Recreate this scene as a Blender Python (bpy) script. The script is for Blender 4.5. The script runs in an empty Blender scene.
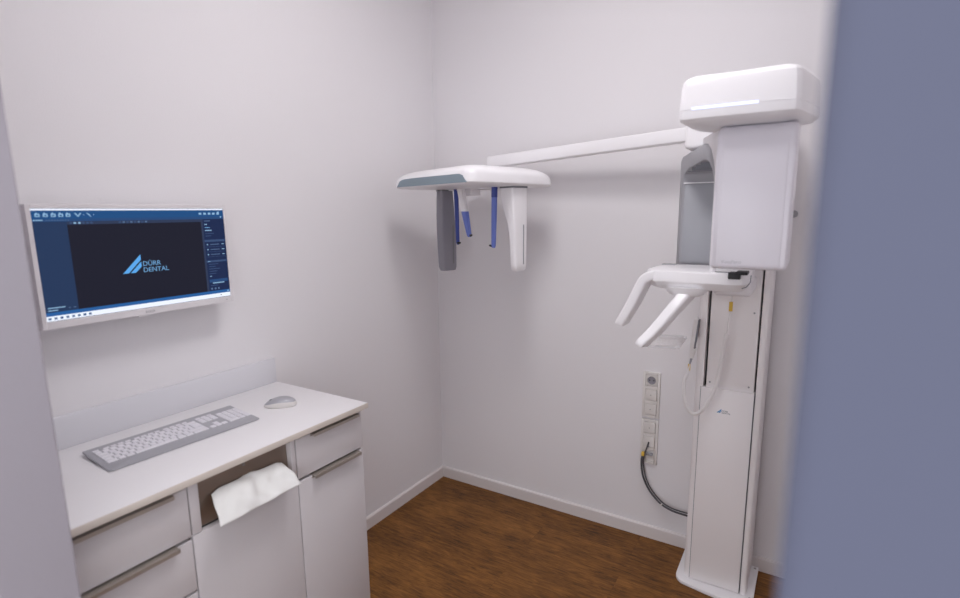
import bpy, bmesh, math, random
from math import sin, cos, pi, radians
from mathutils import Vector, Matrix

random.seed(7)
S = bpy.context.scene
COL = S.collection

# ------------------------------------------------------------------ materials
def srgb(r, g, b):
    f = lambda c: ((c/255)/12.92 if c/255 <= .04045 else (((c/255)+.055)/1.055)**2.4)
    return (f(r), f(g), f(b), 1)

def mat(name, col, rough=.5, metal=0, spec=.5, bump=0, bscale=200, trans=0, coat=0, var=0, vscale=6, alpha=1, ior=1.45):
    m = bpy.data.materials.new(name); m.use_nodes = True
    nt = m.node_tree; b = nt.nodes['Principled BSDF']
    b.inputs['Base Color'].default_value = col
    b.inputs['Roughness'].default_value = rough
    b.inputs['Metallic'].default_value = metal
    b.inputs['Specular IOR Level'].default_value = spec
    b.inputs['Transmission Weight'].default_value = trans
    b.inputs['Coat Weight'].default_value = coat
    b.inputs['IOR'].default_value = ior
    b.inputs['Alpha'].default_value = alpha
    if bump or var:
        tc = nt.nodes.new('ShaderNodeTexCoord')
    if bump:
        n = nt.nodes.new('ShaderNodeTexNoise'); n.inputs['Scale'].default_value = bscale; n.inputs['Detail'].default_value = 4
        bp = nt.nodes.new('ShaderNodeBump'); bp.inputs['Strength'].default_value = bump; bp.inputs['Distance'].default_value = .002
        nt.links.new(tc.outputs['Object'], n.inputs['Vector'])
        nt.links.new(n.outputs['Fac'], bp.inputs['Height']); nt.links.new(bp.outputs['Normal'], b.inputs['Normal'])
    if var:
        n2 = nt.nodes.new('ShaderNodeTexNoise'); n2.inputs['Scale'].default_value = vscale; n2.inputs['Detail'].default_value = 3
        mx = nt.nodes.new('ShaderNodeMix'); mx.data_type = 'RGBA'
        mx.inputs['A'].default_value = tuple(c*(1-var) for c in col[:3])+(1,)
        mx.inputs['B'].default_value = tuple(min(1, c*(1+var)) for c in col[:3])+(1,)
        nt.links.new(tc.outputs['Object'], n2.inputs['Vector'])
        nt.links.new(n2.outputs['Fac'], mx.inputs['Factor']); nt.links.new(mx.outputs['Result'], b.inputs['Base Color'])
    return m

def emit(name, col, strength=1):
    m = bpy.data.materials.new(name); m.use_nodes = True
    nt = m.node_tree; nt.nodes.clear()
    o = nt.nodes.new('ShaderNodeOutputMaterial'); e = nt.nodes.new('ShaderNodeEmission')
    e.inputs['Color'].default_value = col; e.inputs['Strength'].default_value = strength
    nt.links.new(e.outputs[0], o.inputs[0])
    return m

def screen_mat(name, col, strength):
    """a lit pixel area behind slightly glossy glass"""
    m = mat(name, (0.004, .004, .005, 1), .25)
    b = m.node_tree.nodes['Principled BSDF']
    b.inputs['Specular IOR Level'].default_value = .08
    b.inputs['Emission Color'].default_value = col
    b.inputs['Emission Strength'].default_value = strength
    return m

def wood():
    m = bpy.data.materials.new('oak_planks'); m.use_nodes = True
    nt = m.node_tree; L = nt.links.new; b = nt.nodes['Principled BSDF']
    N = nt.nodes.new
    tc = N('ShaderNodeTexCoord')
    br = N('ShaderNodeTexBrick')
    br.offset = .37; br.inputs['Scale'].default_value = 1
    br.inputs['Brick Width'].default_value = 1.22; br.inputs['Row Height'].default_value = .185
    br.inputs['Mortar Size'].default_value = .0005; br.inputs['Mortar Smooth'].default_value = .2
    br.inputs['Color1'].default_value = (.0, .0, .0, 1); br.inputs['Color2'].default_value = (1, 1, 1, 1)
    br.inputs['Mortar'].default_value = (.5, .5, .5, 1); br.inputs['Bias'].default_value = 0
    L(tc.outputs['Object'], br.inputs['Vector'])
    # per-plank offset of the grain
    comb = N('ShaderNodeCombineXYZ'); mul = N('ShaderNodeMath'); mul.operation = 'MULTIPLY'; mul.inputs[1].default_value = 7.3
    L(br.outputs['Color'], mul.inputs[0]); L(mul.outputs[0], comb.inputs[0]); L(mul.outputs[0], comb.inputs[2])
    add = N('ShaderNodeVectorMath'); add.operation = 'ADD'
    L(tc.outputs['Object'], add.inputs[0]); L(comb.outputs[0], add.inputs[1])
    mp = N('ShaderNodeMapping'); mp.inputs['Scale'].default_value = (5.5, 30, 1)
    L(add.outputs[0], mp.inputs['Vector'])
    n1 = N('ShaderNodeTexNoise'); n1.inputs['Scale'].default_value = 1.6; n1.inputs['Detail'].default_value = 9; n1.inputs['Roughness'].default_value = .78; n1.inputs['Distortion'].default_value = 1.6
    L(mp.outputs[0], n1.inputs['Vector'])
    mp2 = N('ShaderNodeMapping'); mp2.inputs['Scale'].default_value = (14, 150, 1)
    L(add.outputs[0], mp2.inputs['Vector'])
    n2 = N('ShaderNodeTexNoise'); n2.inputs['Scale'].default_value = 1; n2.inputs['Detail'].default_value = 5
    L(mp2.outputs[0], n2.inputs['Vector'])
    n3 = N('ShaderNodeTexNoise'); n3.inputs['Scale'].default_value = 3.2; n3.inputs['Detail'].default_value = 3
    mp3 = N('ShaderNodeMapping'); mp3.inputs['Scale'].default_value = (1.3, 2.6, 1)
    L(add.outputs[0], mp3.inputs['Vector']); L(mp3.outputs[0], n3.inputs['Vector'])
    r1 = N('ShaderNodeValToRGB'); e = r1.color_ramp.elements
    e[0].position = .28; e[0].color = (.044, .0165, .0038, 1)
    e[1].position = .72; e[1].color = (.300, .132, .030, 1)
    x = r1.color_ramp.elements.new(.5); x.color = (.172, .070, .0150, 1)
    sm = N('ShaderNodeMath'); sm.operation = 'MULTIPLY_ADD'; sm.inputs[1].default_value = .50; 
    L(n2.outputs['Fac'], sm.inputs[0])
    sm2 = N('ShaderNodeMath'); sm2.operation = 'MULTIPLY_ADD'; sm2.inputs[1].default_value = .86; sm2.inputs[2].default_value = -.42
    L(n1.outputs['Fac'], sm2.inputs[0]); 
    sm3 = N('ShaderNodeMath'); sm3.operation = 'MULTIPLY_ADD'; sm3.inputs[1].default_value = .45
    L(n3.outputs['Fac'], sm3.inputs[0]); L(sm2.outputs[0], sm3.inputs[2]); L(sm3.outputs[0], sm.inputs[2])
    sm4 = N('ShaderNodeMath'); sm4.operation = 'MULTIPLY_ADD'; sm4.inputs[1].default_value = .03
    L(br.outputs['Color'], sm4.inputs[0]); L(sm.outputs[0], sm4.inputs[2])
    L(sm4.outputs[0], r1.inputs['Fac'])
    dk = N('ShaderNodeMix'); dk.data_type = 'RGBA'; dk.blend_type = 'MULTIPLY'
    L(br.outputs['Fac'], dk.inputs['Factor']); L(r1.outputs['Color'], dk.inputs['A']); dk.inputs['B'].default_value = (.5, .45, .4, 1)
    L(dk.outputs['Result'], b.inputs['Base Color'])
    b.inputs['Roughness'].default_value = .5; b.inputs['Specular IOR Level'].default_value = .3
    bp = N('ShaderNodeBump'); bp.inputs['Strength'].default_value = .12; bp.inputs['Distance'].default_value = .001
    L(n2.outputs['Fac'], bp.inputs['Height']); L(bp.outputs['Normal'], b.inputs['Normal'])
    return m

M = dict(
    wall=mat('white_wall_paint', (.80, .785, .80, 1), .9, spec=.2, bump=.25, bscale=260),
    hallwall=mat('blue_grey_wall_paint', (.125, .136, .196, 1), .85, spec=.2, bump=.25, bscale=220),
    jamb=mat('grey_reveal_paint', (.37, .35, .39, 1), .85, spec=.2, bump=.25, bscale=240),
    ceil=mat('ceiling_paint', (.83, .82, .83, 1), .95, spec=.1),
    base=mat('white_skirting_lacquer', (.73, .69, .68, 1), .4),
    wood=wood(),
    lam=mat('white_laminate', (.64, .615, .63, 1), .32, spec=.4),
    top=mat('white_worktop_laminate', (.84, .825, .835, 1), .38, spec=.4),
    edge=mat('beige_edge_band', (.68, .62, .56, 1), .5),
    gap=mat('dark_gap_shade', (.03, .03, .04, 1), .8),
    alu=mat('brushed_champagne_metal', (.43, .385, .345, 1), .38, metal=.6, bump=.05, bscale=600),
    steel=mat('brushed_stainless_steel', (.36, .305, .26, 1), .34, metal=1, bump=.08, bscale=500),
    paper=mat('paper_towel', (.84, .84, .82, 1), .95, spec=.1, bump=.5, bscale=900),
    bez=mat('white_monitor_plastic', (.74, .715, .73, 1), .45),
    med=mat('white_medical_lacquer', (.89, .88, .895, 1), .28, spec=.5),
    medmat=mat('white_satin_plastic', (.82, .80, .82, 1), .42),
    medcol=mat('white_column_lacquer', (.90, .87, .87, 1), .35),
    grey=mat('grey_plastic', (.36, .37, .40, 1), .5),
    rim=mat('grey_rim_plastic', (.36, .36, .385, 1), .5),
    pgrey=mat('mid_grey_plastic', (.27, .265, .30, 1), .45),
    upst=mat('pale_grey_laminate', (.72, .72, .755, 1), .38),
    dgrey=mat('dark_grey_plastic', (.19, .195, .22, 1), .5),
    inset=mat('slate_blue_inset', (.235, .30, .345, 1), .4),
    blue=mat('blue_translucent_plastic', (.15, .21, .60, 1), .3),
    dblue=mat('dark_blue_plastic', (.045, .075, .33, 1), .35),
    black=mat('black_plastic', (.016, .016, .018, 1), .45),
    key=mat('white_keycap', (.78, .77, .81, 1), .5),
    kb=mat('silver_keyboard_frame', (.42, .42, .45, 1), .42, metal=.25),
    silver=mat('silver_plastic', (.44, .44, .47, 1), .35, metal=.3),
    sock=mat('white_socket_plastic', (.74, .715, .69, 1), .35),
    yellow=mat('yellow_tag', (.75, .50, .07, 1), .6),
    cable=mat('white_cable_sheath', (.84, .82, .81, 1), .4),
    gcable=mat('dark_grey_cable_sheath', (.075, .075, .085, 1), .5),
    clear=mat('clear_acrylic', (.86, .85, .86, 1), .08, alpha=.32),
    screw=mat('steel_screw', (.4, .4, .4, 1), .35, metal=1),
    txt=mat('pale_grey_print', (.50, .50, .53, 1), .5),
    txtd=mat('grey_print', (.20, .20, .22, 1), .5),
    logo=mat('blue_print', (.05, .25, .52, 1), .5),
    logok=mat('dark_print', (.05, .07, .10, 1), .5),
)

# ------------------------------------------------------------------ mesh building
class MB:
    def __init__(s): s.bm = bmesh.new(); s.slot = 0
    def _mark(s, faces):
        for f in faces: f.material_index = s.slot
    def use(s, i): s.slot = i; return s
    def box(s, x0, x1, y0, y1, z0, z1, bev=0, seg=2, mx=None):
        bm = bmesh.new()
        vs = [bm.verts.new((x, y, z)) for x in (x0, x1) for y in (y0, y1) for z in (z0, z1)]
        for q in ((0, 1, 3, 2), (4, 6, 7, 5), (0, 4, 5, 1), (2, 3, 7, 6), (0, 2, 6, 4), (1, 5, 7, 3)):
            bm.faces.new([vs[i] for i in q])
        if bev: bmesh.ops.bevel(bm, geom=bm.edges[:], offset=bev, segments=seg, affect='EDGES', profile=.5)
        return s.merge(bm, mx)
    def merge(s, bm, mx=None):
        if mx is not None: bmesh.ops.transform(bm, matrix=mx, verts=bm.verts)
        bmesh.ops.recalc_face_normals(bm, faces=bm.faces)
        vm = {v: s.bm.verts.new(v.co) for v in bm.verts}
        for f in bm.faces:
            try:
                g = s.bm.faces.new([vm[v] for v in f.verts]); g.material_index = s.slot
            except ValueError: pass
        bm.free(); return s
    def loft(s, rings, cap=True, closed=True, mx=None):
        bm = bmesh.new(); R = [[bm.verts.new(p) for p in r] for r in rings]; n = len(R[0])
        for a, b in zip(R, R[1:]):
            for i in range(n if closed else n-1):
                j = (i+1) % n
                bm.faces.new((a[i], a[j], b[j], b[i]))
        if cap:
            bm.faces.new(R[0][::-1]); bm.faces.new(R[-1])
        return s.merge(bm, mx)
    def prism(s, poly, fn0, fn1, bev=0, seg=2, mx=None):
        """poly: 2D points; fn0/fn1 map a 2D point to the two end 3D points"""
        bm = bmesh.new()
        a = [bm.verts.new(fn0(*p)) for p in poly]; b = [bm.verts.new(fn1(*p)) for p in poly]
        n = len(poly)
        bm.faces.new(a[::-1]); bm.faces.new(b)
        cap = list(bm.faces)
        for i in range(n):
            j = (i+1) % n; bm.faces.new((a[i], a[j], b[j], b[i]))
        bmesh.ops.recalc_face_normals(bm, faces=bm.faces)
        if bev:
            es = [e for f in cap for e in f.edges]
            bmesh.ops.bevel(bm, geom=list(set(es)), offset=bev, segments=seg, affect='EDGES', profile=.5)
        return s.merge(bm, mx)
    def tube(s, pts, r, seg=10, mx=None):
        P = [Vector(p) for p in pts]; rings = []; up = None
        rr = r if isinstance(r, (list, tuple)) else [r]*len(P)
        for i, p in enumerate(P):
            t = (P[min(i+1, len(P)-1)]-P[max(i-1, 0)]).normalized()
            if up is None:
                up = t.orthogonal().normalized()
            else:
                up = (up-t*up.dot(t)).normalized()
            w = t.cross(up)
            rings.append([p+up*(rr[i]*cos(2*pi*k/seg))+w*(rr[i]*sin(2*pi*k/seg)) for k in range(seg)])
        return s.loft(rings, mx=mx)
    def cyl(s, c, ax, r, h, seg=20, r2=None, mx=None):
        c = Vector(c); d = {'x': Vector((1, 0, 0)), 'y': Vector((0, 1, 0)), 'z': Vector((0, 0, 1))}[ax] if isinstance(ax, str) else Vector(ax).normalized()
        return s.tube([c, c+d*h], [r, r if r2 is None else r2], seg, mx)
    def quad(s, *pts):
        bm = bmesh.new(); bm.faces.new([bm.verts.new(p) for p in pts])
        vm = [s.bm.verts.new(p) for p in pts]; f = s.bm.faces.new(vm); f.material_index = s.slot; bm.free(); return s
    def grid(s, fn, nu, nv):
        V = [[s.bm.verts.new(fn(i/nu, j/nv)) for j in range(nv+1)] for i in range(nu+1)]
        for i in range(nu):
            for j in range(nv):
                f = s.bm.faces.new((V[i][j], V[i+1][j], V[i+1][j+1], V[i][j+1])); f.material_index = s.slot
        return s

def smooth_path(pts, n=8):
    P = [Vector(p) for p in pts]; out = []
    for i in range(len(P)-1):
        p0, p1, p2, p3 = P[max(i-1, 0)], P[i], P[i+1], P[min(i+2, len(P)-1)]
        for k in range(n):
            t = k/n
            out.append(.5*((2*p1)+(p2-p0)*t+(2*p0-5*p1+4*p2-p3)*t*t+(3*p1-p0-3*p2+p3)*t**3))
    out.append(P[-1]); return out

def rrect(x0, x1, y0, y1, r, n=6):
    rs = r if isinstance(r, (list, tuple)) else [r]*4   # order: (x1,y1),(x0,y1),(x0,y0),(x1,y0)
    out = []
    for (cx, cy, a0), q in zip(((x1, y1, 0), (x0, y1, 90), (x0, y0, 180), (x1, y0, 270)), rs):
        sx = 1 if cx == x1 else -1; sy = 1 if cy == y1 else -1
        for k in range(n+1):
            a = radians(a0+90*k/n)
            out.append((cx-sx*q+q*cos(a), cy-sy*q+q*sin(a)))
    return out

def obj(name, mb, mats, parent=None, smooth=35, **props):
    me = bpy.data.meshes.new(name)
    bmesh.ops.recalc_face_normals(mb.bm, faces=mb.bm.faces) if props.pop('recalc', False) else None
    mb.bm.to_mesh(me); mb.bm.free()
    for m in (mats if isinstance(mats, (list, tuple)) else [mats]): me.materials.append(m)
    if smooth:
        me.shade_smooth(); me.set_sharp_from_angle(angle=radians(smooth))
    o = bpy.data.objects.new(name, me); COL.objects.link(o)
    if parent is not None:
        o.parent = parent
        r = parent
        while r.parent: r = r.parent
        me.transform(Matrix.Translation(-Vector(r.location)))
    for k, v in props.items(): o[k] = v
    return o

def at(o, base):
    """give a single-mesh thing its origin at its base"""
    o.data.transform(Matrix.Translation(-Vector(base))); o.location = base
    return o

def thing(name, label, cat, loc, group=None):
    o = bpy.data.objects.new(name, None); COL.objects.link(o)
    o.empty_display_size = .1; o.location = loc; o['label'] = label; o['category'] = cat
    if group: o['group'] = group
    return o

def tag(o, label, cat, group=None):
    o['label'] = label; o['category'] = cat
    if group: o['group'] = group
    return o

def struct(name, mb, m, **k):
    o = obj(name, mb, m, **k); o['kind'] = 'structure'; return o

def text_into(mb, txt, size, mx, ext=.0003, sx=1, spacing=1):
    cu = bpy.data.curves.new('t', 'FONT'); cu.body = txt; cu.size = size; cu.extrude = ext; cu.resolution_u = 3
    cu.space_character = spacing
    o = bpy.data.objects.new('t', cu); COL.objects.link(o)
    dg = bpy.context.evaluated_depsgraph_get(); dg.update()
    me = bpy.data.meshes.new_from_object(o.evaluated_get(dg))
    bm = bmesh.new(); bm.from_mesh(me)
    bmesh.ops.scale(bm, vec=(sx, 1, 1), verts=bm.verts)
    bpy.data.objects.remove(o); bpy.data.curves.remove(cu); bpy.data.meshes.remove(me)
    return mb.merge(bm, mx)

def face_mx(origin, right, up):
    r = Vector(right).normalized(); u = Vector(up).normalized(); n = r.cross(u)
    m = Matrix((r, u, n)).transposed().to_4x4(); m.translation = Vector(origin); return m

# ------------------------------------------------------------------ the room
XR, YF, ZC = 2.35, -2.10, 3.00      # right wall, doorway wall, ceiling
struct('floor', MB().box(-.9, 3.2, -3.7, .1, -.06, 0), M['wood'], smooth=0)
struct('ceiling', MB().box(-.1, XR+.1, -2.22, .1, ZC, ZC+.08), M['ceil'], smooth=0)
struct('wall_left', MB().box(-.1, 0, -2.10, .1, 0, ZC), M['wall'], smooth=0)
struct('wall_back', MB().box(0, XR+.1, 0, .1, 0, ZC), M['wall'], smooth=0)
struct('wall_right', MB().box(XR, XR+.1, -2.10, 0, 0, ZC), M['wall'], smooth=0)
# doorway wall: piers either side of the opening and a lintel above it
DL, DR = .643, 1.8412
struct('wall_front', MB().box(-.1, DL, -2.22, YF, 0, ZC, .004).box(DL, DR, -2.22, YF, 2.12, ZC), M['jamb'], smooth=0)
struct('wall_hall', MB().box(DR, XR+.9, -2.22, YF, 0, ZC, .013, 6), M['hallwall'], smooth=60)
def skirting(n, pts0, pts1):
    struct(n, MB().loft([pts0, pts1]), M['base'], smooth=0)
prof = [(0, .0), (.014, 0), (.014, .058), (.009, .064), (0, .064)]
skirting('baseboard_left', [(x, -1.149, z) for x, z in prof], [(x, -x, z) for x, z in prof])
skirting('baseboard_back', [(x, -x, z) for x, z in prof], [(XR, -x, z) for x, z in prof])

# ------------------------------------------------------------------ worktop and cabinets
wt = thing('worktop', 'white worktop slab on the cabinets with an upstand along the wall', 'worktop', (.255, -1.617, .898))
obj('slab', MB().box(0.001, .5095, -2.098, -1.1366, .898, .918, .0012), M['top'], wt)
obj('edge_band', MB().box(.5095, .5115, -2.098, -1.1346, .898, .9165, .0005).box(.001, .5095, -1.1366, -1.1346, .898, .9165, .0005), M['edge'], wt, label='thin beige front edge of the worktop')
obj('upstand', MB().box(0.001, .0125, -2.098, -1.138, .918, 1.018, .0015), M['upst'], wt)

FX0, FX1 = .470, .489
def front(name, y0, y1, z0, z1, par):
    return obj(name, MB().box(FX0, FX1, y0, y1, z0, z1, .0012), M['lam'], par)
def handle(y0, y1, z, par, label=None):
    """metal edge pull: a strip clipped over the front's top edge, a lip standing out and a short turned-down nose"""
    p = [(FX0+.004, z), (FX1+.019, z), (FX1+.019, z-.010), (FX1+.0165, z-.010), (FX1+.0165, z-.0025), (FX1+.0022, z-.0025), (FX1+.0022, z-.012), (FX1+.0002, z-.012), (FX1+.0002, z-.0025), (FX0+.004, z-.0025)]
    return obj('handle', MB().prism(p, lambda a, b: (a, y0, b), lambda a, b: (a, y1, b)), M['alu'], par, smooth=0)
def carcass(y0, y1, par, mid=False):
    m = MB()
    m.box(0.001, FX0-.003, y0+.0008, y0+.018, .1, .897).box(.001, FX0-.003, y1-.018, y1-.0008, .1, .897)
    m.box(.001, FX0-.003, y0+.018, y1-.018, .1, .118).box(.001, .012, y0+.018, y1-.018, .118, .897)
    obj('carcass', m, M['lam'], par)
    obj('gap_shade', MB().box(FX0-.006, FX0-.0025, y0+.0012, y1-.0012, .12, .745 if mid else .895), M['gap'], par)  # dark sheet painting the shade seen in the gaps around the fronts
    obj('plinth', MB().box(.01, .42, y0+.001, y1-.001, 0, .1), M['lam'], par)

Y0, Y1, Y2, Y3 = -2.098, -1.7905, -1.4425, -1.150
a = thing('drawer_cabinet', 'white drawer cabinet under the keyboard end of the worktop, next to the grey door reveal', 'cabinet', (.25, (Y0+Y1)/2, 0))
carcass(Y0, Y1, a)
for z0, z1, hz in ((.7455, .885, .888), (.589, .7365, .7395), (.345, .583, .586), (.104, .339, .342)):
    d = front('drawer', Y0+.002, Y1-.002, z0, z1-.001, a)
    handle(Y0+.045, -1.834, hz, d)
b = thing('towel_cabinet', 'white cabinet with open steel paper towel niche above its plain front', 'cabinet', (.25, (Y1+Y2)/2, 0))
carcass(Y1, Y2, b, True)
front('front_panel', Y1+.0015, Y2-.0015, .104, .7445, b)
NL, NR = -1.762, -1.461
obj('stile', MB().box(.435, FX1-.001, Y1+.0022, NL, .7465, .896, .001), M['lam'], b)
obj('stile', MB().box(.435, FX1-.001, NR, Y2-.0022, .7465, .896, .001), M['lam'], b)
nb = obj('niche_plate', MB().loft([[(.468, NL+.001, .75), (.468, NR-.001, .75), (.472, NR-.001, .75), (.472, NL+.001, .75)],
        [(.462, NL+.001, .895), (.462, NR-.001, .895), (.466, NR-.001, .895), (.466, NL+.001, .895)]]), M['steel'], b, smooth=0, label='brushed steel plate behind the towel')
obj('lock_button', MB().cyl((.4665, -1.612, .8705), 'x', .0042, .004, 16), M['screw'], nb)
c = thing('door_cabinet', 'white cabinet with one drawer over a tall door at the free end of the worktop', 'cabinet', (.25, (Y2+Y3)/2, 0))
carcass(Y2, Y3, c)
d = front('drawer', Y2+.002, Y3-.001, .7505, .885, c); handle(-1.383, -1.177, .888, d)
d = front('door', Y2+.002, Y3-.001, .104, .7405, c); handle(-1.386, -1.175, .7435, d)

# folded paper towel hanging out of the niche
def towel(u, v):
    # u along y, v from the slot down to the free edge
    ya = -1.720+(.232)*u; yb = -1.740+(.267)*u
    y = ya+(yb-ya)*v
    top = .838-.006*u
    bot = .762+.004*u
    fold = v**.8
    dent = math.exp(-((u-.5-.12*v)/.09)**2)*.016*(1-v)*(.3+v*2) + .007*sin(u*9+v*2)*v*(1-v)*2 + .0025*sin(u*31+v*7)*(1-v)*v*2 + .002*sin(u*17-v*11)*v
    x = .4735+.068*v**.92-dent*1.6
    z = top+(bot-top)*(v**1.12) + .004*math.sin(pi*v) - dent*.6 + .006*math.exp(-((u-.52)/.1)**2)*(1-v) - .010*(math.exp(-(u/.06)**2)+.7*math.exp(-((1-u)/.05)**2))*(1-v)
    return (x, y, z)
mb = MB().grid(towel, 44, 22)
o = obj('paper_towel', mb, M['paper'], smooth=80)
sm = o.modifiers.new('thickness', 'SOLIDIFY'); sm.thickness = .0016; sm.offset = 0
at(o, (.50, -1.60, .76)); tag(o, 'folded white paper towel hanging out of the steel niche', 'paper towel')

# ------------------------------------------------------------------ keyboard
KC = Vector((.2145, -1.6565, .9185)); KA = radians(-2.6)
kb = thing('keyboard', 'slim silver keyboard with white keys on the white worktop', 'keyboard', KC)
# local frame: s along the key rows (towards the room corner), t towards the sitter (+x), h up
KT = Matrix.Translation(KC) @ Matrix.Rotation(KA, 4, 'Z')
def kp(s, t, h): return KT @ Vector((t, s, h))
LEN, DEP = .446, .174
tilt = lambda t: .0145-(t+DEP/2)/DEP*.0095      # top height of the frame
def kring(s0, s1, ins):
    out = []
    for x, y in rrect(-DEP/2+ins, DEP/2-ins, -LEN/2+ins, LEN/2-ins, .0035, 4): out.append((x, y))
    return out
rings = []
for ins, f in ((.003, 'b'), (0, 'm'), (.0006, 't'), (.002, 'tt')):
    r = []
    for x, y in kring(0, 0, ins):
        h = {'b': tilt(x)-.0095 if tilt(x) > .0095 else 0.0003, 'm': tilt(x)-.004, 't': tilt(x)-.0006, 'tt': tilt(x)}[f]
        r.append(KT @ Vector((x, y, max(.0003, h))))
    rings.append(r)
obj('frame', MB().loft(rings), M['kb'], kb)
obj('front_lip', MB().loft([[KT @ Vector((DEP/2-.001+dx, s, tilt(DEP/2)-dz)) for dx, dz in ((0, .0005), (.0035, .0015), (.0042, .0035), (0, .0045))] for s in (-LEN/2+.008, LEN/2-.008)]), M['silver'], kb)
for ss in (-.19, .19):
    obj('foot', MB().box(-DEP/2+.012, -DEP/2+.026, ss-.02, ss+.02, 0, .0075, .001, 1, KT), M['dgrey'], kb)
P = .01905
keymesh = {}
def keymeshfor(w, d):
    k = (round(w, 4), round(d, 4))
    if k not in keymesh:
        m = MB(); hw, hd = w/2, d/2
        m.loft([[(x, y, z) for x, y in rrect(-hd+i, hd-i, -hw+i, hw-i, .0018, 3)] for z, i in ((0, 0), (.0016, 0), (.0026, .0006), (.003, .0016))])
        me = bpy.data.meshes.new('key'); m.bm.to_mesh(me); m.bm.free(); me.materials.append(M['key'])
        me.shade_smooth(); me.set_sharp_from_angle(angle=radians(40)); keymesh[k] = me
    return keymesh[k]
slope = math.atan(.0095/DEP)
def key(s, t, w, d):
    o = bpy.data.objects.new('key', keymeshfor(w, d)); COL.objects.link(o); o.parent = kb
    l = Matrix.Rotation(KA, 4, 'Z') @ Vector((t, s, tilt(t)-.0003))
    o.location = l; o.rotation_euler = (0, slope, KA)
S0 = -LEN/2+.0145; T0 = -DEP/2+.0240; G = .0028
def row(t, d, widths, s0):
    s = s0
    for w in widths:
        if w > 0: key(s+w*P/2, t, w*P-G, d)
        s += abs(w)*P
rowt = lambda i: T0+.0125+P*(i+.5)
row(T0+.0045, .009, [1, -.35, 1, 1, 1, 1, -.3, 1, 1, 1, 1, -.35, 1, 1, 1, 1], S0)
row(rowt(0), P-G, [1]*13+[2], S0)
row(rowt(1), P-G, [1.5]+[1]*12, S0)
key(S0+14.25*P, rowt(1.5), 1.5*P-G, 2*P-G)
row(rowt(2), P-G, [1.75]+[1]*11+[.75], S0)
row(rowt(3), P-G, [1.25]+[1]*11+[2.75], S0)
row(rowt(4), P-G, [1.5, 1, 1.25, 6.25, 1.25, 1.25, 2.5], S0)
SN = S0+15*P+.0055
row(T0+.0045, .009, [1, 1, 1], SN)
for i in (0, 1): row(rowt(i), P-G, [1, 1, 1], SN)
row(rowt(3), P-G, [-1, 1], SN); row(rowt(4), P-G, [1, 1, 1], SN)
SP = SN+3*P+.0055
row(rowt(0), P-G, [1]*4, SP)
for i in (1, 2, 3): row(rowt(i), P-G, [1]*3, SP)
row(rowt(4), P-G, [2, 1], SP)
key(SP+3.5*P, rowt(1.5), P-G, 2*P-G); key(SP+3.5*P, rowt(3.5), P-G, 2*P-G)

# ------------------------------------------------------------------ mouse
MC = Vector((.2645, -1.3185, .9183)); MT = Matrix.Translation(MC) @ Matrix.Rotation(radians(38), 4, 'Z')
ms = thing('computer_mouse', 'small silver and white mouse lying beside the keyboard', 'mouse', MC)
def mring(k, zf, z0=0):
    out = []
    for i in range(28):
        a = 2*pi*i/28
        ca, sa = cos(a), sin(a)
        x = .056*k*math.copysign(abs(ca)**.8, ca); y = .0295*k*math.copysign(abs(sa)**.85, sa)*(1-.12*(x/.056))
        z = z0+zf*(1-.45*((x-.014)/.06)**2)
        out.append(MT @ Vector((x, y, z)))
    return out
obj('body', MB().loft([mring(.93, 0, .0002), mring(.985, .004), mring(1, .010), mring(.985, .016), mring(.95, .0205)]), M['sock'], ms, label='white lower shell')
obj('top_shell', MB().loft([mring(.955, .0205), mring(.94, .0225), mring(.86, .0265), mring(.7, .0300), mring(.45, .0325), mring(.2, .0335), mring(.05, .0336)]), M['silver'], ms, label='silver top')
w = MB().cyl((-.030, -.003, .0195), 'y', .0065, .006, 16, mx=MT)
obj('scroll_wheel', w, M['dgrey'], ms)

# ------------------------------------------------------------------ wall monitor
MX = .09
mo = thing('monitor', 'white wall monitor with a dark blue imaging program on its screen', 'monitor', (.0, -1.628, 1.29))
mb = MB().box(MX-.038, MX-.002, -1.909, -1.3455, 1.296, 1.6325, .006, 3)
mb.box(.045, MX-.036, -1.80, -1.46, 1.34, 1.59, .006)
obj('housing', mb, M['bez'], mo)
# bezel ring proud of the panel
SY0, SY1, SZ0, SZ1 = -1.8975, -1.3555, 1.3165, 1.6205
mb = MB()
for q in ((-1.909, SY0, 1.296, 1.6325), (SY1, -1.3455, 1.296, 1.6325), (SY0, SY1, SZ1, 1.6325), (SY0, SY1, 1.296, SZ0)):
    mb.box(MX-.004, MX+.002, *q, .0008, 1)
bz = obj('bezel', mb, M['bez'], mo)
obj('maker_name', text_into(MB(), 'EIZO', .0095, face_mx((MX+.0022, -1.645, 1.3015), (0, 1, 0), (0, 0, 1)), .0002, 1.25, 1.1), M['txtd'], bz)
obj('power_lamp', MB().cyl((MX+.001, -1.372, 1.306), 'x', .0016, .0016, 10), M['txtd'], bz)
obj('sensor_bump', MB().box(MX-.018, MX, -1.665, -1.635, 1.291, 1.297, .001), M['bez'], bz)
obj('wall_mount', MB().box(.001, .014, -1.69, -1.57, 1.40, 1.53, .003).box(.014, .05, -1.665, -1.595, 1.43, 1.50, .004), M['rim'], mo)
ES = .92
sc = []
def smx(*c, k=1): sc.append(screen_mat('screen_colour', srgb(*c), ES*k)); return len(sc)-1
mb = MB()
xs = [MX-.0012]
def area(y0, y1, z0, z1, i, lift=0):
    x = MX-.0012+lift*.00012
    mb.use(i).quad((x, y0, z0), (x, y1, z0), (x, y1, z1), (x, y0, z1))
c_bg = smx(38, 56, 92); c_white = smx(236, 242, 255, k=1.15); c_tool = smx(36, 82, 135); c_tab = smx(44, 78, 126)
c_view = smx(33, 34, 48); c_vtool = smx(50, 62, 90); c_right = smx(33, 46, 82); c_band = smx(44, 100, 165); c_icon = smx(150, 190, 225)
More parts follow.
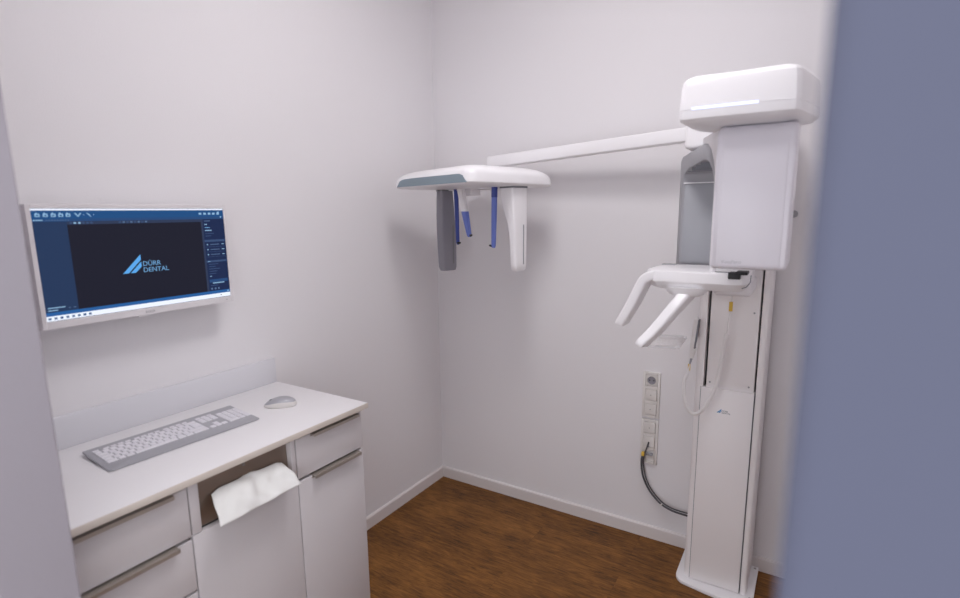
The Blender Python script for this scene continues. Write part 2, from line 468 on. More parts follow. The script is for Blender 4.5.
c_dim = smx(92, 118, 155); c_logo = smx(98, 176, 245); c_text = smx(120, 175, 225); c_side = smx(41, 60, 94); c_line = smx(62, 84, 122); c_dark = smx(26, 34, 58)
area(SY0, SY1, SZ0, SZ1, c_bg)
area(SY0, SY1, 1.6150, SZ1-.0006, c_white, 1)
area(SY0, SY1, 1.593, 1.6150, c_tool, 1)
area(SY0, SY1, 1.5855, 1.593, c_tab, 1)
area(SY0, -1.819, 1.341, 1.5855, c_side, 1)
area(-1.819, -1.4375, 1.5765, 1.5855, c_vtool, 1)
area(-1.819, -1.4375, 1.341, 1.5765, c_view, 1)
area(-1.4375, -1.4305, 1.341, 1.5855, c_vtool, 1)
area(-1.4305, SY1, 1.341, 1.5855, c_right, 1)
area(SY0, SY1, 1.331, 1.341, c_band, 1)
area(SY0, SY1, SZ0+.001, 1.331, c_white, 1)
# toolbar pictograms
for i, y in enumerate((-1.889, -1.871, -1.853, -1.836, -1.819)):
    area(y, y+.011, 1.598, 1.6065, c_icon, 2); area(y+.003, y+.008, 1.600, 1.6035, c_tool, 3)
    area(y+.002, y+.006, 1.6065, 1.609, c_icon, 2)
x = MX-.0008
mb.use(c_icon)
mb.quad((x, -1.799, 1.608), (x, -1.795, 1.608), (x, -1.7885, 1.599), (x, -1.7905, 1.597))
mb.quad((x, -1.781, 1.608), (x, -1.785, 1.608), (x, -1.7915, 1.599), (x, -1.7895, 1.597))
mb.quad((x, -1.770, 1.609), (x, -1.763, 1.606), (x, -1.757, 1.597), (x, -1.761, 1.599))
for y in (-1.777, -1.752): area(y, y+.002, 1.602, 1.604, c_icon, 2)
for y in (-1.442, -1.426, -1.410, -1.395, -1.379): area(y, y+.009, 1.600, 1.6065, c_icon, 2)
area(-1.377, -1.370, 1.6065, 1.610, c_icon, 2); area(-1.368, -1.363, 1.590, 1.594, c_icon, 3)
area(-1.895, -1.873, 1.588, 1.5905, c_icon, 2)
for k in range(9): area(-1.866+k*.0062, -1.8625+k*.0062, 1.588, 1.590, c_dim, 2)
# viewer toolbar
for k, y in enumerate((-1.812, -1.803, -1.792, -1.782, -1.772, -1.762)): area(y, y+.006, 1.5785, 1.583, c_icon if k in (1, 2) else c_line, 2)
for k in range(8): area(-1.688+k*.0105, -1.682+k*.0105, 1.5785, 1.583, c_dim if k % 2 else c_line, 2)
# right column: list rows, headings and buttons
def line(y0, y1, z, i, h=.0022): area(y0, y1, z, z+h, i, 2)
line(-1.426, -1.405, 1.578, c_dim); line(-1.426, -1.417, 1.566, c_icon, .003); line(-1.426, -1.408, 1.556, c_text); line(-1.426, -1.402, 1.546, c_icon, .003)
line(-1.426, -1.395, 1.536, c_line); line(-1.426, -1.405, 1.528, c_line)
area(-1.4305, SY1, 1.509, 1.516, c_line, 2)
for z in (1.498, 1.481, 1.464):
    line(-1.424, -1.420, z, c_icon, .004); line(-1.412, -1.380, z+.001, c_dim); line(-1.371, -1.362, z+.001, c_icon)
    area(-1.428, -1.358, z-.0062, z-.0052, c_line, 2)
area(-1.4305, SY1, 1.440, 1.446, c_line, 2); line(-1.426, -1.417, 1.4415, c_icon)
for z, e in ((1.432, 1.39), (1.424, 1.40), (1.416, 1.385), (1.408, 1.395), (1.400, 1.40)): line(-1.424, -e, z, c_line)
line(-1.424, -1.417, 1.391, c_icon)
area(-1.427, -1.360, 1.371, 1.381, c_tab, 2); line(-1.416, -1.374, 1.3665, c_icon, .0034)
line(-1.424, -1.397, 1.359, c_line)
for y in (-1.424, -1.411, -1.399): area(y, y+.006, 1.346, 1.352, c_dim, 2)
# left column foot and task bar pictograms
line(-1.890, -1.850, 1.352, c_icon, .0026); line(-1.891, -1.888, 1.352, c_icon); line(-1.890, -1.868, 1.345, c_icon, .0026); line(-1.891, -1.888, 1.345, c_icon)
line(-1.831, -1.825, 1.348, c_dim); line(-1.842, -1.838, 1.348, c_dim)
for k in range(8): area(-1.893+k*.0138, -1.886+k*.0138, 1.321, 1.3272, c_tool if k in (2, 6) else c_dim, 2)
line(-1.392, -1.388, 1.324, c_dark); area(-1.366, -1.359, 1.3345, 1.3385, c_icon, 3)
# the program's logo: two slanted bars and two lines of lettering
mb.use(c_logo)
mb.quad((x, -1.694, 1.428), (x, -1.678, 1.428), (x, -1.6395, 1.466), (x, -1.6395, 1.4825))
mb.quad((x, -1.6725, 1.428), (x, -1.6575, 1.428), (x, -1.6395, 1.4455), (x, -1.6395, 1.4605))
mb.use(c_text)
text_into(mb, 'D\u00dcRR', .0205, face_mx((x, -1.636, 1.4465), (0, 1, 0), (0, 0, 1)), .0001, 1.0)
text_into(mb, 'DENTAL', .0205, face_mx((x, -1.636, 1.4275), (0, 1, 0), (0, 0, 1)), .0001, 1.0)
obj('screen', mb, sc, mo, smooth=0, label='lit screen with blue toolbars, dark viewer and a slanted logo')
mo.location.z -= .008; mo.location.y -= .002

# ------------------------------------------------------------------ sockets and the patch cable
def gang(name, label, zt, kinds):
    x0, x1, yb = 1.194, 1.275, -.011
    xc = (x0+x1)/2; zb = zt-.0815-.071*2
    t = thing(name, label, 'wall socket', (xc, 0, zb), 'white wall sockets')
    mb = MB()
    zc = [zt-.0405-.071*i for i in range(3)]
    h = .0275
    # frame bars leaving three square openings
    mb.box(x0, xc-h, yb, -.0005, zb, zt, .0025).box(xc+h, x1, yb, -.0005, zb, zt, .0025)
    edges = [zt]+[v for z in zc for v in (z+h, z-h)]+[zb]
    for i in range(0, 8, 2): mb.box(xc-h, xc+h, yb, -.0005, edges[i+1], edges[i], .0012, 1)
    obj('frame', mb, M['sock'], t)
    obj('back_box', MB().box(xc-h, xc+h, -.0015, -.0004, zb+.003, zt-.003), M['grey'], t, smooth=0)
    h = .0262
    for z, k in zip(zc, kinds):
        if k == 'schuko':
            m = MB().use(0)
            m.prism(rrect(xc-h, xc+h, z-h, z+h, .002, 3), lambda a, b: (a, -.001, b), lambda a, b: (a, -.0075, b))
            ring = lambda r, y: [(xc+r*cos(2*pi*q/28), y, z+r*sin(2*pi*q/28)) for q in range(28)]
            m.loft([ring(.0215, -.0072), ring(.0225, -.0135), ring(.0205, -.0135), ring(.0195, -.0078)], cap=False)
            io = obj('socket_insert', m, M['sock'], t)
            m = MB().loft([ring(.0193, -.0076), ring(.0193, -.0082)]); obj('socket_well', m, M['pgrey'], io)
            m = MB()
            for dx in (-.0095, .0095): m.cyl((xc+dx, -.0080, z), 'y', .0032, -.0006, 12)
            obj('pin_hole', m, M['black'], io)
            for dz in (-1, 1): obj('earth_clip', MB().box(xc-.003, xc+.003, -.0125, -.008, z+dz*.0175-.002, z+dz*.0175+.002, .0006, 1), M['screw'], io)
        elif k == 'cover':
            m = MB().prism(rrect(xc-h, xc+h, z-h, z+h, .002, 3), lambda a, b: (a, -.001, b), lambda a, b: (a, -.0135, b), .0015)
            io = obj('cover_plate', m, M['sock'], t)
            obj('screw', MB().cyl((xc, -.0134, z), 'y', .0028, -.0008, 12), M['screw'], io)
        elif k == 'cable_outlet':
            m = MB().prism(rrect(xc-h, xc+h, z-h, z+h, .002, 3), lambda a, b: (a, -.001, b), lambda a, b: (a, -.0125, b), .0015)
            io = obj('cover_plate', m, M['sock'], t)
            obj('cable_gland', MB().cyl((xc, -.0125, z-.020), (0, -.6, -.8), .0035, .006, 12), M['rim'], io)
        elif k == 'data':
            m = MB().prism(rrect(xc-h, xc+h, z-h, z+h, .002, 3), lambda a, b: (a, -.001, b), lambda a, b: (a, -.006, b))
            io = obj('data_insert', m, M['sock'], t)
            mm = MB().box(xc-.021, xc+.021, -.016, -.0055, z+.003, z+.018, .002)
            obj('jack_hood', mm, M['rim'], io)
            mm = MB().box(xc+.003, xc+.018, -.0165, -.0155, z+.005, z+.0155, .0003, 1)
            obj('jack_port', mm, M['grey'], io)
    t.location.z += .005; t.location.x += .002
    return t
gang('wall_socket', 'upper white socket strip on the back wall with a round power outlet on top', .8385, ('schuko', 'cover', 'cover'))
gang('wall_socket', 'lower white socket strip on the back wall with the dark cable plugged in', .6045, ('cover', 'cable_outlet', 'data'))

cb = thing('patch_cable', 'dark grey cable looping from the lower socket strip to the white machine column', 'cable', (1.30, -.012, .18))
CABLE = cb
path = smooth_path([(1.2125, -.030, .428), (1.209, -.034, .405), (1.2105, -.034, .365), (1.219, -.030, .318), (1.241, -.027, .268), (1.272, -.027, .229), (1.310, -.030, .200), (1.36, -.034, .184), (1.42, -.038, .181), (1.460, -.04, .183)], 6)
obj('sheath', MB().tube(path, .0048, 10), M['gcable'], cb)
obj('plug', MB().box(1.206, 1.220, -.036, -.016, .424, .442, .0015), M['yellow'], cb, label='yellow-green plug')
obj('lead', MB().tube(smooth_path([(1.2345, -.0165, .494), (1.231, -.024, .475), (1.224, -.027, .450), (1.2185, -.030, .425), (1.2165, -.031, .395), (1.2185, -.024, .362), (1.2285, -.022, .316), (1.250, -.019, .268), (1.281, -.019, .231), (1.318, -.022, .203), (1.364, -.026, .190), (1.42, -.030, .189), (1.460, -.032, .191)], 6), .0036, 8), M['gcable'], cb)
obj('cable_tie', MB().cyl((1.3105-.003, -.030, .2005), (.85, -.05, -.5), .0062, .006, 12), M['cable'], cb)

CABLE.location.z += .005; CABLE.location.x += .003

# small bumper on the back wall behind the machine
wb = thing('wall_bumper', 'small grey round bumper on the back wall behind the machine head', 'bumper', (1.758, 0, 1.57))
obj('stem', MB().cyl((1.758, -.0005, 1.57), 'y', .008, -.014, 16), M['rim'], wb)
obj('rubber_cap', MB().loft([[(1.758+r*cos(2*pi*k/20), y, 1.57+r*sin(2*pi*k/20)) for k in range(20)] for r, y in ((.013, -.013), (.0145, -.016), (.0145, -.026), (.012, -.030))]), M['rim'], wb)

# ------------------------------------------------------------------ the panoramic x-ray machine
xr = thing('dental_xray_machine', 'tall white dental x-ray machine on a column against the back wall', 'x-ray machine', (1.59, -.12, 0))
# base plate with rounded front corners
pl = [(1.432, -.002), (1.434, -.225)]
pl += [(1.434+.045-.045*cos(a), -.225-.055*sin(a)) for a in [radians(10*k) for k in range(1, 9)]]
pl += [(1.49, -.283), (1.56, -.296), (1.63, -.305), (1.69, -.308), (1.725, -.303), (1.738, -.285), (1.742, -.26), (1.742, -.002)]
bp = obj('base_plate', MB().prism(pl, lambda a, b: (a, b, .0005), lambda a, b: (a, b, .016), .003), M['med'], xr)
for q in ((1.729, -.030), (1.729, -.25)): obj('screw', MB().cyl((q[0], q[1], .0155), 'z', .005, .0016, 14), M['screw'], bp)
# column: two rounded rails, back wall, dark slots
def rail(x0, x1, rnd):
    return MB().prism(rrect(x0, x1, -.240, -.016, rnd, 6), lambda a, b: (a, b, .016), lambda a, b: (a, b, 1.93))
obj('rail', rail(1.466, 1.4985, [.004, .004, .018, .004]), M['medcol'], xr)
obj('rail', rail(1.6895, 1.7135, [.004, .010, .004, .014]), M['medcol'], xr)
obj('column_core', MB().box(1.4985, 1.6895, -.200, -.016, .016, 1.93), M['black'], xr, smooth=0, label='dark inner core of the column')
obj('slide_panel', MB().box(1.5085, 1.6825, -.235, -.2, .86, 1.80, .002), M['medcol'], xr)
fp = obj('front_panel', MB().box(1.4915, 1.6860, -.2465, -.205, .019, .884, .0035), M['medcol'], xr)
sp = MB()
sp.box(1.4897, 1.4915, -.2425, -.2, .02, .884).box(1.6860, 1.688, -.2425, -.2, .02, .884)
obj('panel_seam', sp, M['dgrey'], xr, smooth=0)
pr = MB()
for xx, zz in ((1.522, .905), (1.664, .905), (1.664, 1.20)): pr.cyl((xx, -.2345, zz), 'y', .0035, -.0012, 12)
obj('panel_screw', pr, M['rim'], xr)
m = MB().use(0)
yy = -.2469
m.quad((1.556, yy, .786), (1.5615, yy, .786), (1.5735, yy, .797), (1.5735, yy, .803)); m.quad((1.563, yy, .786), (1.568, yy, .786), (1.5735, yy, .791), (1.5735, yy, .7955))
m.use(1); text_into(m, 'D\u00dcRR', .0085, face_mx((1.575, yy, .7925), (1, 0, 0), (0, 0, 1)), .0001); text_into(m, 'DENTAL', .0085, face_mx((1.575, yy, .785), (1, 0, 0), (0, 0, 1)), .0001)
obj('maker_logo', m, [M['logo'], M['logok']], fp, smooth=0)

# head carriage sliding on the column
obj('carriage', MB().box(1.415, 1.715, -.43, -.2175, 1.803, 1.925, .012, 3), M['med'], xr)

# rounded head cover with its light strip
def capring(z, ins, low=0):
    c = [(1.515, -.955), (1.70, -.965), (1.772, -.962)]
    poly = [(1.497, -.88), (1.499, -.915), (1.510, -.932), (1.535, -.938), (1.65, -.943), (1.755, -.943), (1.774, -.940), (1.784, -.930), (1.789, -.915), (1.814, -.80), (1.822, -.74), (1.812, -.69), (1.78, -.655), (1.70, -.645), (1.60, -.645), (1.54, -.66), (1.508, -.71), (1.499, -.79)]
    cx = sum(p[0] for p in poly)/len(poly); cy = sum(p[1] for p in poly)/len(poly)
    out = []
    for x, y in poly:
        d = Vector((cx-x, cy-y)); d.normalize()
        out.append((x+d.x*ins, y+d.y*ins, z))
    return out
hc = obj('head_cover', MB().loft([capring(1.812, .06), capring(1.818, .028), capring(1.8215, .010), capring(1.827, .001), capring(1.834, 0), capring(1.849, -.0005)]
     + [capring(1.849, .0025), capring(1.851, .0025), capring(1.851, .0)]
     + [capring(1.907, .004), capring(1.923, .008), capring(1.932, .017), capring(1.938, .034), capring(1.941, .07)]), M['med'], xr, smooth=28)
obj('boom', MB().box(1.53, 1.75, -.68, -.40, 1.826, 1.915, .02, 3), M['med'], xr, label='boom from the carriage to the head cover')
def capfront(u):   # along the front face, u metres of x
    pts = [(1.499, -.915), (1.510, -.932), (1.535, -.938), (1.65, -.943), (1.745, -.942)]
    for (xa, ya), (xb, yb) in zip(pts, pts[1:]):
        if xa <= u <= xb: return ya+(yb-ya)*(u-xa)/(xb-xa)
    return pts[-1][1]
us = [1.535+k*(1.693-1.535)/12 for k in range(13)]
obj('light_strip', MB().loft([[(u, capfront(u)+.001, 1.849), (u, capfront(u)-.0012, 1.849), (u, capfront(u)-.0012, 1.8555), (u, capfront(u)+.001, 1.8555)] for u in us]), emit('white_blue_led', (.66, .70, 1, 1), 1.7), hc)
# tube head: tall white box nearest the doorway
tbx0, tbx1 = 1.5925, 1.782
TB = []
def tring(y, ins, zt, zb):
    if y < -.80: zt -= .03*(1-math.sqrt(max(0, 1-((y+.80)/.0808)**2)))
    return [(x, y, z) for x, z in rrect(tbx0+ins, tbx1-ins, zb+ins, zt-ins, .012, 5)]
M['tube'] = mat('shaded_white_lacquer', (.76, .74, .79, 1), .3)  # machine white toned down; the box's shade is put into the colour
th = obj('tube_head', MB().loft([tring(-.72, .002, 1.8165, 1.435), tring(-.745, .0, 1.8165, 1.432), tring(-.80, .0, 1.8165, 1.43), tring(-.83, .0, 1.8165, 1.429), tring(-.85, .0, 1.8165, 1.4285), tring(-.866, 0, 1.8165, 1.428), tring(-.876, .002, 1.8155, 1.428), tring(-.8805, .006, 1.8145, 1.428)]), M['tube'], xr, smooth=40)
# raised face panel of the tube head
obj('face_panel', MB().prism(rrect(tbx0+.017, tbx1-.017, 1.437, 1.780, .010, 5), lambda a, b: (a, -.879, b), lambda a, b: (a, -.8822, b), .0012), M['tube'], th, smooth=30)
obj('model_name', text_into(MB(), 'VistaPano', .0125, face_mx((1.622, -.8826, 1.4445), (1, 0, 0), (0, 0, 1)), .0001, 1.05), M['txt'], th, smooth=0)
# curved shoulder joining tube head and arm (white skin), sheared so that the arm swings away behind
def sh(y): return (y+.80)/.50*.21 if y > -.80 else 0      # how far the arm has swung at depth y
shoulder = [(-.872, 1.436), (-.872, 1.785), (-.862, 1.796), (-.84, 1.808), (-.80, 1.8165), (-.60, 1.8165), (-.60, 1.799), (-.66, 1.79), (-.70, 1.769), (-.735, 1.733), (-.757, 1.69), (-.766, 1.62), (-.766, 1.436)]
obj('arm_shoulder', MB().prism(shoulder, lambda y, z: (tbx0-.001-sh(y), y, z), lambda y, z: (tbx0+.15-sh(y)*.5, y, z), .003), M['medmat'], xr, smooth=40)
# sensor arm: grey hood and upright behind the patient's place
hood = [(-.27, 1.378), (-.27, 1.775), (-.295, 1.789), (-.60, 1.799), (-.66, 1.79), (-.70, 1.769), (-.735, 1.733), (-.757, 1.69), (-.766, 1.60), (-.742, 1.60), (-.730, 1.67), (-.705, 1.71), (-.66, 1.738), (-.60, 1.748), (-.40, 1.738), (-.325, 1.722), (-.315, 1.70), (-.315, 1.378)]
sa = obj('sensor_arm', MB().prism(hood, lambda y, z: (tbx0+.004-sh(y), y, z), lambda y, z: (1.782-sh(y)*.9, y, z), .003), M['rim'], xr, smooth=30, label='grey sensor arm with arched hood')
obj('sensor_face', MB().prism(rrect(1.402, 1.60, 1.39, 1.685, .01, 4), lambda a, b: (a, -.3135, b), lambda a, b: (a, -.3185, b), .0015), M['grey'], sa)
mm = MB()
mm.prism(rrect(1.398, 1.60, 1.688, 1.692, .001, 2), lambda a, b: (a, -.3135, b), lambda a, b: (a, -.322, b))
obj('seam_strip', mm, M['med'], sa)
mm = MB()
for k in range(4): 
    y0 = -.36-.06*k
    mm.box(1.604-sh(y0), 1.74-sh(y0), y0-.004, y0+.004, 1.728, 1.75, .001, 1)
obj('hood_rib', mm, M['dgrey'], sa)

# patient table with handles and bite post
tab = [(1.36, -.585), (1.372, -.60), (1.625, -.60), (1.650, -.590), (1.664, -.565), (1.668, -.53), (1.668, -.40), (1.64, -.35), (1.56, -.335), (1.43, -.335), (1.37, -.345), (1.345, -.375), (1.338, -.42), (1.338, -.56)]
def tring2(z, ins):
    cx, cy = 1.505, -.47
    return [(x+(cx-x)*ins/.15, y+(cy-y)*ins/.13, z) for x, y in tab]
ct = obj('patient_table', MB().loft([tring2(1.3235, .02), tring2(1.327, .014), tring2(1.345, .003), tring2(1.349, 0), tring2(1.378, 0), tring2(1.3835, .0015), tring2(1.3855, .005)]), M['med'], xr, smooth=30)
obj('support_arm', MB().box(1.545, 1.665, -.45, -.2345, 1.29, 1.345, .012, 3), M['medmat'], ct)
obj('clamp', MB().box(1.608, 1.645, -.606, -.56, 1.368, 1.389, .003).box(1.63, 1.664, -.597, -.54, 1.382, 1.392, .002), M['black'], ct, label='black clamp at the table end')
sl = [(1.6705-.022*(1-math.cos(k/8*pi/2)), -.602+.0*k, 1.378-.052*math.sin(k/8*pi/2)) for k in range(9)]
obj('end_slit', MB().tube([(1.671, -.55, 1.378), (1.671, -.56, 1.356), (1.662, -.578, 1.342), (1.650, -.588, 1.338)], .0016, 6), M['dgrey'], ct)
obj('pad', MB().prism(rrect(1.345, 1.395, -.385, -.345, .006, 3), lambda a, b: (a, b, 1.385), lambda a, b: (a, b, 1.3885), .001), M['rim'], ct)
obj('pad', MB().prism(rrect(1.55, 1.61, -.575, -.560, .004, 3), lambda a, b: (a, b, 1.385), lambda a, b: (a, b, 1.387), .0006), M['dgrey'], ct)
obj('bite_post', MB().cyl((1.557, -.575, 1.385), 'z', .009, .022, 14).cyl((1.557, -.575, 1.405), 'z', .0055, .03, 12, .0045), M['medmat'], ct)
# handles: bent flat bars
def bar(name, path, width, thick, axis, m):
    """path of points, rectangular section; axis = width direction"""
    P = [Vector(p) for p in path]; A = Vector(axis).normalized(); rings = []
    for i, p in enumerate(P):
        t = (P[min(i+1, len(P)-1)]-P[max(i-1, 0)]).normalized()
        a = (A-t*A.dot(t)).normalized(); n = t.cross(a)
        k = 1 if i < len(P)-1 else .72
        w = (width[0]+(width[1]-width[0])*i/(len(P)-1))/2*k; h = (thick[0]+(thick[1]-thick[0])*i/(len(P)-1))/2*k
        r = min(w, h)*.5
        rings.append([p+a*x+n*y for x, y in rrect(-w, w, -h, h, r, 3)])
    return obj(name, MB().loft(rings), m, ct, smooth=40)
hp = smooth_path([(1.40, -.54, 1.3655), (1.365, -.54, 1.365), (1.3355, -.54, 1.350), (1.317, -.54, 1.318), (1.29, -.54, 1.258), (1.254, -.54, 1.190), (1.248, -.54, 1.177)], 5)
bar('handle', hp, (.118, .085), (.037, .034), (0, 1, 0), M['med'])
hp = smooth_path([(1.490, -.555, 1.328), (1.480, -.572, 1.306), (1.448, -.610, 1.258), (1.402, -.648, 1.190), (1.366, -.675, 1.146), (1.361, -.678, 1.139)], 5)
bar('handle', hp, (.052, .044), (.044, .030), (.35, 1, 0), M['med'])
obj('handle_flange', MB().loft([[(1.475+rx*cos(2*pi*k/28), -.565+ry*sin(2*pi*k/28), z) for k in range(28)] for rx, ry, z in ((.045, .030, 1.300), (.058, .036, 1.306), (.068, .04, 1.320), (.075, .043, 1.330))]), M['med'], ct)
# clear tray beside the lower handle
tr = [(1.37, -.635), (1.352, -.47), (1.362, -.452), (1.45, -.430), (1.463, -.440), (1.470, -.60), (1.458, -.614)]
obj('clear_tray', MB().prism(tr, lambda a, b: (a, b, 1.119), lambda a, b: (a, b, 1.1225), .001).loft([[(x, y, z) for x, y in tr] for z in (1.1225, 1.128)], cap=False), M['clear'], ct, label='clear acrylic tray')
# fittings under the table
obj('connector', MB().box(1.578, 1.602, -.318, -.298, 1.272, 1.30, .002).cyl((1.452, -.56, 1.300), 'z', .009, .022, 14), M['cable'], ct)
obj('warning_tag', MB().box(1.525, 1.556, -.238, -.2348, 1.268, 1.277, .0005, 1).use(1).box(1.556, 1.566, -.238, -.2348, 1.268, 1.277, .0005, 1), [M['black'], M['yellow']], xr, smooth=0)

# ceph arm along the wall, swung a little
AL, AR = Vector((.417, -.10, 0)), Vector((1.455, -.168, 0))
ad = (AR-AL).normalized(); an = Vector((-ad.y, ad.x, 0))
def armring(p, z0, z1, w=.025, r=.006):
    return [p+an*x+Vector((0, 0, z)) for x, z in rrect(-w, w, z0, z1, r, 3)]
ca = obj('long_arm', MB().loft([armring(AL-ad*.003, 1.811, 1.861), armring(AL, 1.808, 1.8635), armring(AR, 1.8615, 1.917)]), M['med'], xr, smooth=40, label='long white arm reaching along the wall')
# head-measuring unit at its end
cen = Vector((.473, -.352, 0)); EA = Vector((.956, -.292, 0)); EB = Vector((.292, .956, 0))
def cp(a, b, z): return cen+EA*a+EB*b+Vector((0, 0, z))
HA, HB, ZB = .283, .256, 1.701
def cring(h, ins, tilt_in=0):
    r = []
    for a, b in rrect(-HA+ins, HA-ins, -HB+ins, HB-ins, [.06, .06, .05, .045], 6):
        k = 1-.38*(max(0, -a)/HA)**4-.42*(max(0, b)/HB)**4
        r.append(cp(a, b, ZB+h*k))
    return r
ch = obj('measuring_head', MB().loft([cring(-.002, .035), cring(.0, .012), cring(.004, .004), cring(.010, 0), cring(.040, .001), cring(.052, .004), cring(.061, .010), cring(.069, .020), cring(.076, .038), cring(.081, .065), cring(.085, .10), cring(.087, .15)]), M['med'], xr, smooth=30)
mm = []
n = 24
bot, top = [], []
for k in range(n+1):
    a = -HA+.045+(2*HA-.070)*k/n
    kk = 1-.38*(max(0, -a)/HA)**4
    e = min(1, min(k, n-k)/2.5)
    e = math.sqrt(max(0, 1-(1-e)**2))
    z0 = .007; z1 = .009+.033*kk*e
    bot.append((a, z0)); top.append((a, z1))
poly = bot+top[::-1]
ins_b = lambda z: -HB+.001+.003*(z/.045)
rr = lambda o: [[cp(a, ins_b(z)+o, ZB+z) for a, z in (bot[k], top[k])] for k in range(n+1)]
m = MB(); R0 = rr(-.0042); R1 = rr(.004)
m.loft([[R0[k][0], R0[k][1], R1[k][1], R1[k][0]] for k in range(n+1)])
obj('grey_inset', m, M['inset'], ch, smooth=40, label='slate grey band on the front edge')
def plate(name, a, prof, slot_b, m, mslot, slot_z):
    """prof: (z, b0, b1, t_minus, t_plus) from the top down"""
    R = [[cp(a+x, y, z) for x, y in rrect(-tm, tp, b0, b1, min(.010, (b1-b0)/3, (tm+tp)/2.2), 4)] for z, b0, b1, tm, tp in prof]
    o = obj(name, MB().loft(R), m, ch, smooth=40)
    z, b0, b1, tm, tp = prof[0]
    obj('shadow_gap', MB().loft([[cp(a+x, y, z) for x, y in rrect(-tm-.002, tp+.002, b0-.002, b1+.002, .006, 3)] for z in (1.6925, 1.7025)]), M['dgrey'], o)  # dark slab standing in for the shadow line between plate and head
    xx = prof[len(prof)//2][4]
    mm = MB().box(-.0015, .0012, slot_b-.0034, slot_b+.0034, slot_z[0], slot_z[1], .0006, 1)
    mxx = Matrix((EA, EB, Vector((0, 0, 1)))).transposed().to_4x4(); mxx.translation = cp(a+xx, 0, 0)
    for v in mm.bm.verts: v.co = mxx @ v.co
    obj('slot', mm, mslot, o, smooth=0)
    return o
sp_ = plate('sensor_plate', -.205, [(1.700, -.040, .026, .026, .026), (1.66, -.044, .030, .026, .026), (1.58, -.047, .036, .026, .026), (1.50, -.047, .042, .026, .026), (1.42, -.045, .044, .026, .026), (1.322, -.040, .043, .025, .025), (1.306, -.035, .040, .018, .020)],
      .020, M['pgrey'], M['txtd'], (1.34, 1.53))
ap = [(1.700, -.055, .035, .060, .022), (1.66, -.055, .036, .058, .022), (1.60, -.052, .037, .044, .022), (1.54, -.046, .037, .026, .022), (1.48, -.043, .036, .018, .022), (1.36, -.038, .034, .014, .022), (1.338, -.035, .032, .012, .021), (1.330, -.027, .025, .008, .016)]
plate('aperture_plate', .235, [(z, b0+.06, b1+.06, tm, tp) for z, b0, b1, tm, tp in ap], .071, M['med'], M['rim'], (1.36, 1.535))
def rod(name, a0, b0, a1, b1, z0, z1, w0, w1, ztop, mtop, mlow, tipdir):
    """hanging rod: upper sleeve and coloured lower blade with a rubber tip"""
    def P(t): return (a0+(a1-a0)*t, b0+(b1-b0)*t, z0+(z1-z0)*t)
    def R(t, w):
        a, b_, z = P(t); return [cp(a+x, b_+y, z) for x, y in rrect(-w, w, -w*.7, w*.7, w*.35, 3)]
    tt = (z0-ztop)/(z0-z1)
    o = obj(name, MB().loft([R(0, w0), R(tt, w0)]), mtop, ch, smooth=40)
    obj('blade', MB().loft([R(tt, w0*.95), R(tt+.3*(1-tt), (w0+w1)/2*1.05), R(.96, w1), R(1, w1*.7)]), mlow, o, smooth=40)
    a, b_, z = P(.965)
    tip = MB().tube([cp(a, b_, z), cp(a+tipdir*.013, b_-.002, z-.001), cp(a+tipdir*.024, b_-.004, z+.001)], [.006, .0055, .0035], 10)
    obj('ear_tip' if 'ear' in name else 'nose_tip', tip, M['black'], o)
    return o
obj('rod_mount', MB().loft([[cp(.0+x, .03+y, z) for x, y in rrect(-.20, .16, -.035, .035, .02, 4)] for z in (1.694, 1.706)]), M['medmat'], ch)
rod('ear_rod', -.125, .0, -.118, .0, 1.700, 1.437, .011, .008, 1.655, M['dblue'], M['dblue'], 1)
rod('ear_rod', .147, .0, .138, .0, 1.700, 1.432, .013, .010, 1.655, M['dblue'], M['blue'], -1)
rod('nose_rest', -.052, -.03, .036, -.055, 1.700, 1.480, .018, .011, 1.595, M['med'], M['blue'], 1)
obj('rest_mount', MB().loft([[cp(-.055+x, .03+y, z) for x, y in rrect(-.05, .045, -.03, .03, .01, 3)] for z in (1.668, 1.700)]), M['medmat'], ch)

# ------------------------------------------------------------------ hand switch with its white cable
hs = thing('hand_switch', 'white hand switch hanging on the column edge with a looping white cable', 'hand switch', (1.447, -.24, 1.0))
def hring(t, w, d, dy=0):
    p = Vector((1.4635, -.258, 1.168)).lerp(Vector((1.451, -.255, 1.0)), t)
    return [(p.x+x, p.y+y, p.z) for x, y in rrect(-w, w, -d, d, min(w, d)*.6, 3)]
obj('grip', MB().loft([hring(0, .005, .007), hring(.03, .009, .012), hring(.3, .0105, .014), hring(.6, .0115, .015), hring(.9, .010, .012), hring(1, .006, .008)]), M['cable'], hs)
obj('side_pad', MB().loft([[(1.4655+.0085-.0165*t+dx, -.268+dy, 1.163-.165*t) for dx, dy in ((-.003, -.004), (.003, -.004), (.003, .012), (-.001, .012))] for t in (.0, .2, .5, .72)]), M['dgrey'], hs, label='dark grey back of the switch')
obj('strain_relief', MB().tube([(1.4505, -.255, 1.002), (1.4475, -.257, .983), (1.446, -.258, .975)], [.005, .004, .003], 10), M['rim'], hs)
obj('warning_tag', MB().box(1.4395, 1.449, -.2615, -.2595, .948, .975, .0005, 1), M['yellow'], hs, label='yellow tag')
cpth = smooth_path([(1.446, -.258, .975), (1.440, -.265, .935), (1.433, -.285, .908), (1.437, -.30, .865), (1.447, -.305, .820), (1.463, -.305, .793), (1.485, -.305, .785), (1.512, -.305, .808), (1.540, -.305, .862), (1.557, -.305, .930), (1.567, -.305, 1.01), (1.574, -.305, 1.09), (1.580, -.305, 1.125)], 8)
obj('coiled_cable', MB().tube(cpth, [.0035]*9+[.0074]*(len(cpth)-9), 10), M['cable'], hs)
obj('lead', MB().tube(smooth_path([(1.580, -.305, 1.123), (1.585, -.305, 1.18), (1.589, -.307, 1.23), (1.590, -.308, 1.273)], 6), .003, 8), M['cable'], hs)
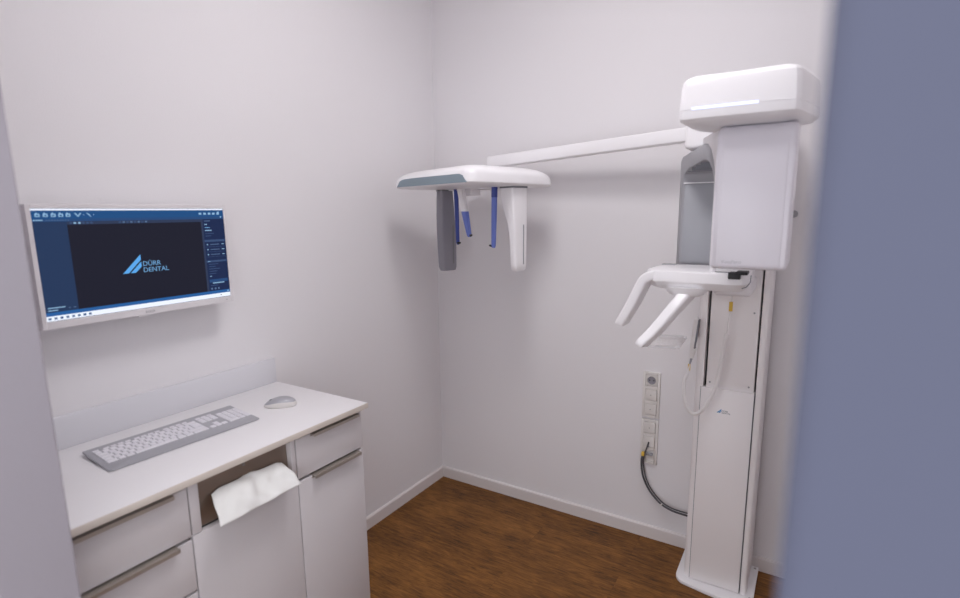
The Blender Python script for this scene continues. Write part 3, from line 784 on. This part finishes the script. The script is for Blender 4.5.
obj('cable_tag', MB().box(1.5825, 1.5955, -.3115, -.3095, 1.213, 1.249, .0005, 1), M['yellow'], hs, label='yellow tag near the plug')
obj('wall_clip', MB().box(1.452, 1.4655, -.243, -.19, 1.08, 1.135, .002), M['medmat'], hs)

# ------------------------------------------------------------------ lamps
def lamp(x, y, w, d, k):
    t = thing('ceiling_light', 'flat square panel light on the ceiling', 'ceiling light', (x, y, ZC-.012), 'ceiling panel lights')
    mb = MB()
    for q in ((-w, w, -d, -d+.012), (-w, w, d-.012, d), (-w, -w+.012, -d+.012, d-.012), (w-.012, w, -d+.012, d-.012)):
        mb.box(x+q[0], x+q[1], y+q[2], y+q[3], ZC-.012, ZC-.0005)
    obj('frame', mb, M['base'], t)
    obj('diffuser', MB().box(x-w+.012, x+w-.012, y-d+.012, y+d-.012, ZC-.010, ZC-.001), emit('panel_light', (1.0, .968, .985, 1), k), t, smooth=0)
lamp(1.14, -1.18, .25, .19, 27)
lamp(1.40, -1.82, .25, .19, 13)

w = bpy.data.worlds.new('hall_daylight'); S.world = w; w.use_nodes = True
bgn = w.node_tree.nodes['Background']; bgn.inputs['Color'].default_value = (.95, .95, 1.0, 1); bgn.inputs['Strength'].default_value = 1.65

# ------------------------------------------------------------------ camera
cam = bpy.data.cameras.new('camera'); co = bpy.data.objects.new('camera', cam); COL.objects.link(co)
F, PITCH, YAW, ROLL = 539.047, .174366, .554349, -.0109206
fw = Vector((-sin(YAW)*cos(PITCH), cos(YAW)*cos(PITCH), -sin(PITCH)))
r0 = Vector((cos(YAW), sin(YAW), 0)); u0 = r0.cross(fw)
rt = r0*cos(ROLL)+u0*sin(ROLL); up = u0*cos(ROLL)-r0*sin(ROLL)
mw = Matrix((rt, up, -fw)).transposed().to_4x4(); mw.translation = Vector((1.84425, -2.49632, 1.58888)); co.matrix_world = mw
cam.sensor_width = 36; cam.lens = 36*F/960; cam.clip_start = .01; cam.shift_x = -2.305/960; cam.shift_y = 8.555/960
cam.dof.use_dof = True; cam.dof.focus_distance = 2.3; cam.dof.aperture_fstop = 1.8
S.camera = co
S.view_settings.view_transform = 'Standard'; S.view_settings.look = 'None'; S.view_settings.gamma = 1; S.view_settings.exposure = 0
try: S.view_settings.use_curve_mapping = False
except Exception: pass
S.cycles.max_bounces = 10; S.cycles.diffuse_bounces = 6
S.cycles.use_denoising = True
